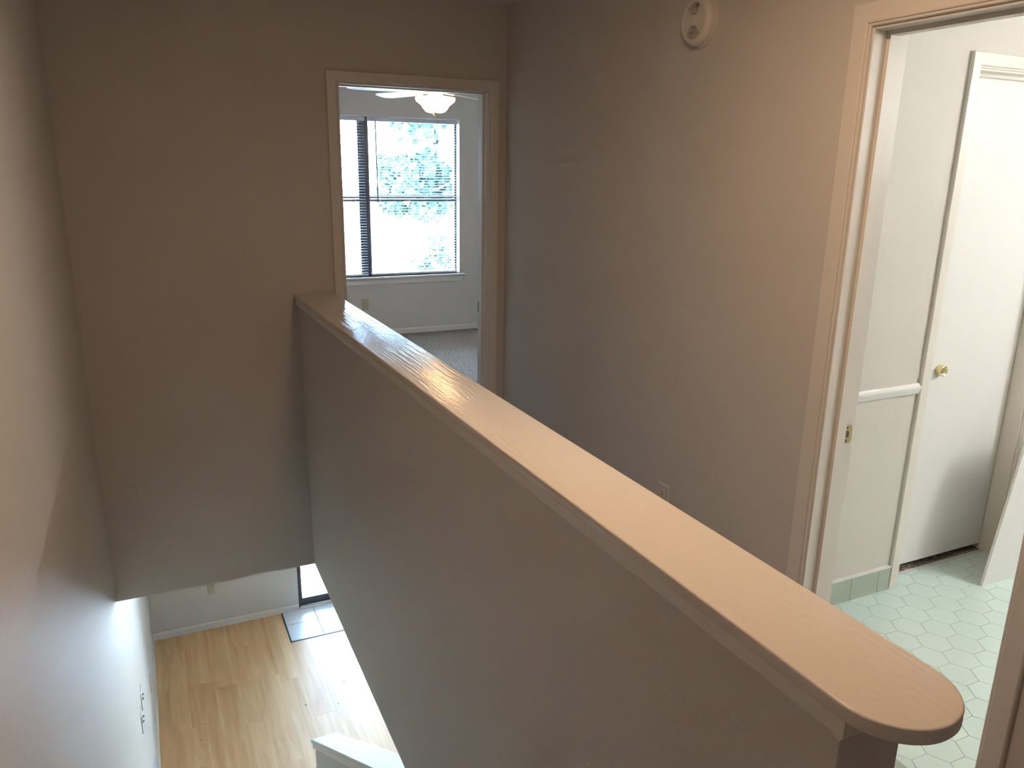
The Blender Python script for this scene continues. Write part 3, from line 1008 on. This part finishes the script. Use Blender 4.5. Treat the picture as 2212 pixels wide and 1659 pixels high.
# ------------------------------------------------------------------ outlets and switches
def outlet(tomap, base_pt, mat, label, double=True):
    """duplex outlet; tomap(a, z, t): a sideways, z up, t out of the wall"""
    e = empty('electrical_outlet', base_pt, label, 'outlet')

    def rr(w, h, t0, t1, b, n_):
        def ring(d, t): return [tomap(s * (w - d), u * (h - d), t) for s, u in ((-1, -1), (1, -1), (1, 1), (-1, 1))]
        return MB().rings([ring(0, t0), ring(0, t1 - b), ring(b, t1)])
    build('cover_plate', rr(0.035, 0.057, 0.0, 0.0055, 0.003, 0), mat, e)
    for s in (-1, 1):
        zc = s * 0.0195
        oval = []
        for k in range(20):
            a = 2 * math.pi * k / 20
            oval.append((0.0165 * max(-0.86, min(0.86, math.cos(a))), zc + 0.0142 * math.sin(a)))
        soc = build('socket', MB().rings([[tomap(u, z, 0.0050) for u, z in oval], [tomap(u, z, 0.0072) for u, z in oval]]), mat, e)
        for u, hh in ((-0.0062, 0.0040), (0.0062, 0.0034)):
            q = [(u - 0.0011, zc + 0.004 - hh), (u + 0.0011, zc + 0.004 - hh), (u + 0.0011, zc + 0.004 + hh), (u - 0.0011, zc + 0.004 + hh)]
            build('slot_shade', MB().rings([[tomap(a, z, 0.0068) for a, z in q], [tomap(a, z, 0.0075) for a, z in q]]), M['dark'], soc)  # raised dark inlay, the inner shade put in as colour
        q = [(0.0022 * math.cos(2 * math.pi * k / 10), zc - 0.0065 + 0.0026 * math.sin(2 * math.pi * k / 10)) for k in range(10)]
        build('slot_shade', MB().rings([[tomap(a, z, 0.0068) for a, z in q], [tomap(a, z, 0.0075) for a, z in q]]), M['dark'], soc)  # ground hole likewise a dark inlay coloured as its inner shade
    q = [(0.003 * math.cos(2 * math.pi * k / 10), 0.003 * math.sin(2 * math.pi * k / 10)) for k in range(10)]
    build('screw', MB().rings([[tomap(a, z, 0.005) for a, z in q], [tomap(a, z, 0.0062) for a, z in q]]), M['steel'], e)
    return e


OY, OZ = 2.312, 0.4355
outlet(lambda a, z, t: (XR - t, OY - a, OZ + z), (XR, OY, OZ - 0.057), M['plastic'], 'ivory duplex outlet low on the hall wall behind the half wall')
outlet(lambda a, z, t: (1.986 + a, YW - t, 0.325 + z), (1.986, YW, 0.268), M['almond'], 'almond outlet under the bedroom window')
outlet(lambda a, z, t: (0.305 + a, YF - t, -2.536 + z), (0.305, YF, -2.593), M['almond'], 'almond outlet on the lower wall beside the sliding door')
outlet(lambda a, z, t: (XL + t, 6.90 + a, -2.60 + z), (XL, 6.90, -2.657), M['plastic'], 'ivory outlet low on the side wall past the switches')


def switch(yc, zc, label):
    e = empty('light_switch', (XL, yc, zc - 0.057), label, 'light switch', 'double toggle switches on the stairwell wall')
    build('cover_plate', MB().bbox(XL, XL + 0.0058, yc - 0.058, yc + 0.058, zc - 0.057, zc + 0.057, 0.002, '+x'), M['white_plastic'], e)
    for s in (-1, 1):
        yt = yc + s * 0.023
        tg = [(yt - 0.005, zc - 0.012), (yt + 0.005, zc - 0.012), (yt + 0.005, zc + 0.012), (yt - 0.005, zc + 0.012)]
        build('toggle_slot', MB().rings([[(XL + 0.0052, y, z) for y, z in tg], [(XL + 0.0068, y, z) for y, z in tg]]), M['white_plastic'], e)
        build('toggle', MB().rings([[(XL + 0.005, yt - 0.004, zc - 0.005), (XL + 0.005, yt + 0.004, zc - 0.005), (XL + 0.005, yt + 0.004, zc + 0.006), (XL + 0.005, yt - 0.004, zc + 0.006)],
                                    [(XL + 0.018, yt - 0.0035, zc + 0.004), (XL + 0.018, yt + 0.0035, zc + 0.004), (XL + 0.017, yt + 0.0035, zc + 0.010), (XL + 0.017, yt - 0.0035, zc + 0.010)]]),
              M['steel'], e)
    return e


switch(4.755, -1.555, 'white double toggle switch plate on the side wall, farther from the stairs')
switch(4.530, -1.555, 'white double toggle switch plate on the side wall, nearer the stairs')
cp = empty('cover_plate', (XL, 6.08, -2.41), 'blank ivory cover plate low on the side wall between switches and outlet', 'cover plate')
build('plate', MB().bbox(XL, XL + 0.006, 6.045, 6.115, -2.41, -2.296, 0.002, '+x'), M['plastic'], cp)
build('screw', MB().lathe([(0.003, 0.0), (0.003, 0.0012), (0.0005, 0.0015)], (XL + 0.006, 6.08, -2.353), 'x', 10), M['steel'], cp)

# ------------------------------------------------------------------ crumbs of debris on the laminate
crumbs = [(0.16, 6.88), (0.24, 6.50), (0.10, 6.25), (0.05, 6.05), (1.20, 6.05), (1.32, 6.35), (0.30, 5.30), (0.62, 5.00), (1.13, 5.33),
          (1.02, 5.14), (1.09, 5.12), (1.22, 5.0), (0.02, 5.72), (0.93, 6.15)]
for k, (cx, cy) in enumerate(crumbs):
    a = random.random() * 3.1
    L = random.uniform(0.006, 0.016)
    wdt = random.uniform(0.002, 0.004)
    ring0, ring1 = [], []
    for j in range(6):
        t = 2 * math.pi * j / 6
        u, w = L * math.cos(t) * random.uniform(0.7, 1), wdt * math.sin(t)
        px, py = cx + u * math.cos(a) - w * math.sin(a), cy + u * math.sin(a) + w * math.cos(a)
        ring0.append((px, py, ZF))
        ring1.append((cx + (px - cx) * 0.6, cy + (py - cy) * 0.6, ZF + 0.003))
    o = build('crumb', MB().rings([ring0, ring1]), M['crumb'])
    tag(o, 'tiny dark crumb lying on the oak laminate floor', 'debris', 'crumbs on the laminate floor')

# ------------------------------------------------------------------ outdoors
struct('ground', MB().box(-60, 80, YF + 0.18, 140, ZF - 0.5, ZF - 0.10), M['lawn'], 'sunlit lawn behind the house', 'lawn')
struct('patio', MB().box(-1.5, 8.0, YF + 0.18, 13.5, ZF - 0.10, ZF - 0.03), M['patio'], 'pale concrete patio outside the sliding door', 'patio')


def tree(x, y, trunk, crown, radii, seed, label, cat='tree', leaf=(0.09, 0.16)):
    """trunk foot at x, y; crown = centre; radii = half sizes of the crown"""
    rnd = random.Random(seed)
    g = ZF - 0.10
    cx, cy, cz = crown
    rx, ry, rz = radii
    e = empty('tree', (x, y, g), label, cat)
    build('trunk', MB().tube([(x, y, g), (x + 0.04, y, g + (cz - g) * 0.35), ((x + cx) / 2 - 0.04, (y + cy) / 2, g + (cz - g) * 0.7), (cx, cy, cz)],
                             [trunk, trunk * 0.8, trunk * 0.6, trunk * 0.3], 10), M['bark'], e, True)
    for k in range(7):
        a = rnd.random() * 6.28
        v = rnd.uniform(-0.3, 0.7)
        t = Vector((cx + 0.8 * rx * math.cos(a) * math.sqrt(1 - v * v), cy + 0.8 * ry * math.sin(a) * math.sqrt(1 - v * v), cz + 0.8 * rz * v))
        s0 = Vector((cx, cy, cz - 0.5 * rz))
        build('branch', MB().tube([s0, (s0 + t) / 2 + Vector((0, 0, 0.08)), t], [trunk * 0.4, trunk * 0.25, trunk * 0.08], 7), M['bark'], e, True)
    mb = MB()
    for q in range(70):
        u, v = rnd.random() * 6.28, rnd.uniform(-1, 1)
        s_ = math.sqrt(1 - v * v)
        f = rnd.random() ** 0.45 * 0.88
        c = Vector((cx + rx * f * s_ * math.cos(u), cy + ry * f * s_ * math.sin(u), cz + rz * f * v))
        cr = 0.26 * min(rx, rz) * rnd.uniform(0.7, 1.3)
        for k in range(110):
            p = c + Vector((rnd.gauss(0, 1), rnd.gauss(0, 1), rnd.gauss(0, 0.8))).normalized() * cr * rnd.random() ** 0.5
            n_ = Vector((rnd.gauss(0, 1), rnd.gauss(0, 1), rnd.gauss(0, 1))).normalized()
            u_ = n_.orthogonal().normalized() * rnd.uniform(*leaf)
            w_ = n_.cross(u_) * 0.6
            mb.add([p - u_, p + w_, p + u_, p - w_], [(0, 1, 2, 3)])
    m = bpy.data.meshes.new('foliage')
    m.from_pydata([tuple(p) for p in mb.v], [], mb.f)
    m.materials.append(M['leaf'])
    fo = link('foliage', m, e)
    fo['kind'] = 'stuff'
    return e


tree(6.6, 19.2, 0.14, (6.5, 19.2, 1.22), (1.25, 1.1, 0.92), 1, 'round bushy tree on the lawn seen through the bedroom window')
tree(6.0, 13.0, 0.16, (4.5, 13.0, 3.30), (1.95, 1.3, 1.25), 2, 'tall tree with high overhanging crown near the patio')
tree(6.2, 16.4, 0.08, (6.15, 16.4, -1.05), (0.95, 0.8, 1.5), 3, 'narrow upright shrub on the lawn below the round tree', 'shrub', (0.06, 0.10))

# neighbouring brick house left of the trees
g = ZF - 0.10
nb = empty('brick_house', (2.0, 21.0, g), 'pink brick neighbouring house across the lawn', 'house')
build('wall', MB().box(-2.0, 5.96, 21.0, 27.0, g, 0.85), M['brick'], nb)
build('roof', MB().add([(-2.4, 20.6, 0.85), (6.2, 20.6, 0.85), (6.2, 27.4, 0.85), (-2.4, 27.4, 0.85), (-2.4, 24.0, 2.5), (6.2, 24.0, 2.5)],
                       [(0, 1, 5, 4), (2, 3, 4, 5), (0, 4, 3), (1, 2, 5), (0, 3, 2, 1)]), M['shingle'], nb)
for xx in (-0.6, 2.6):
    wdo = build('window', MB().box(xx, xx + 1.1, 20.95, 21.05, g + 1.1, g + 2.5), M['trim'], nb)
    build('pane', MB().box(xx + 0.07, xx + 1.03, 20.93, 20.96, g + 1.17, g + 2.43), M['glass'], wdo)
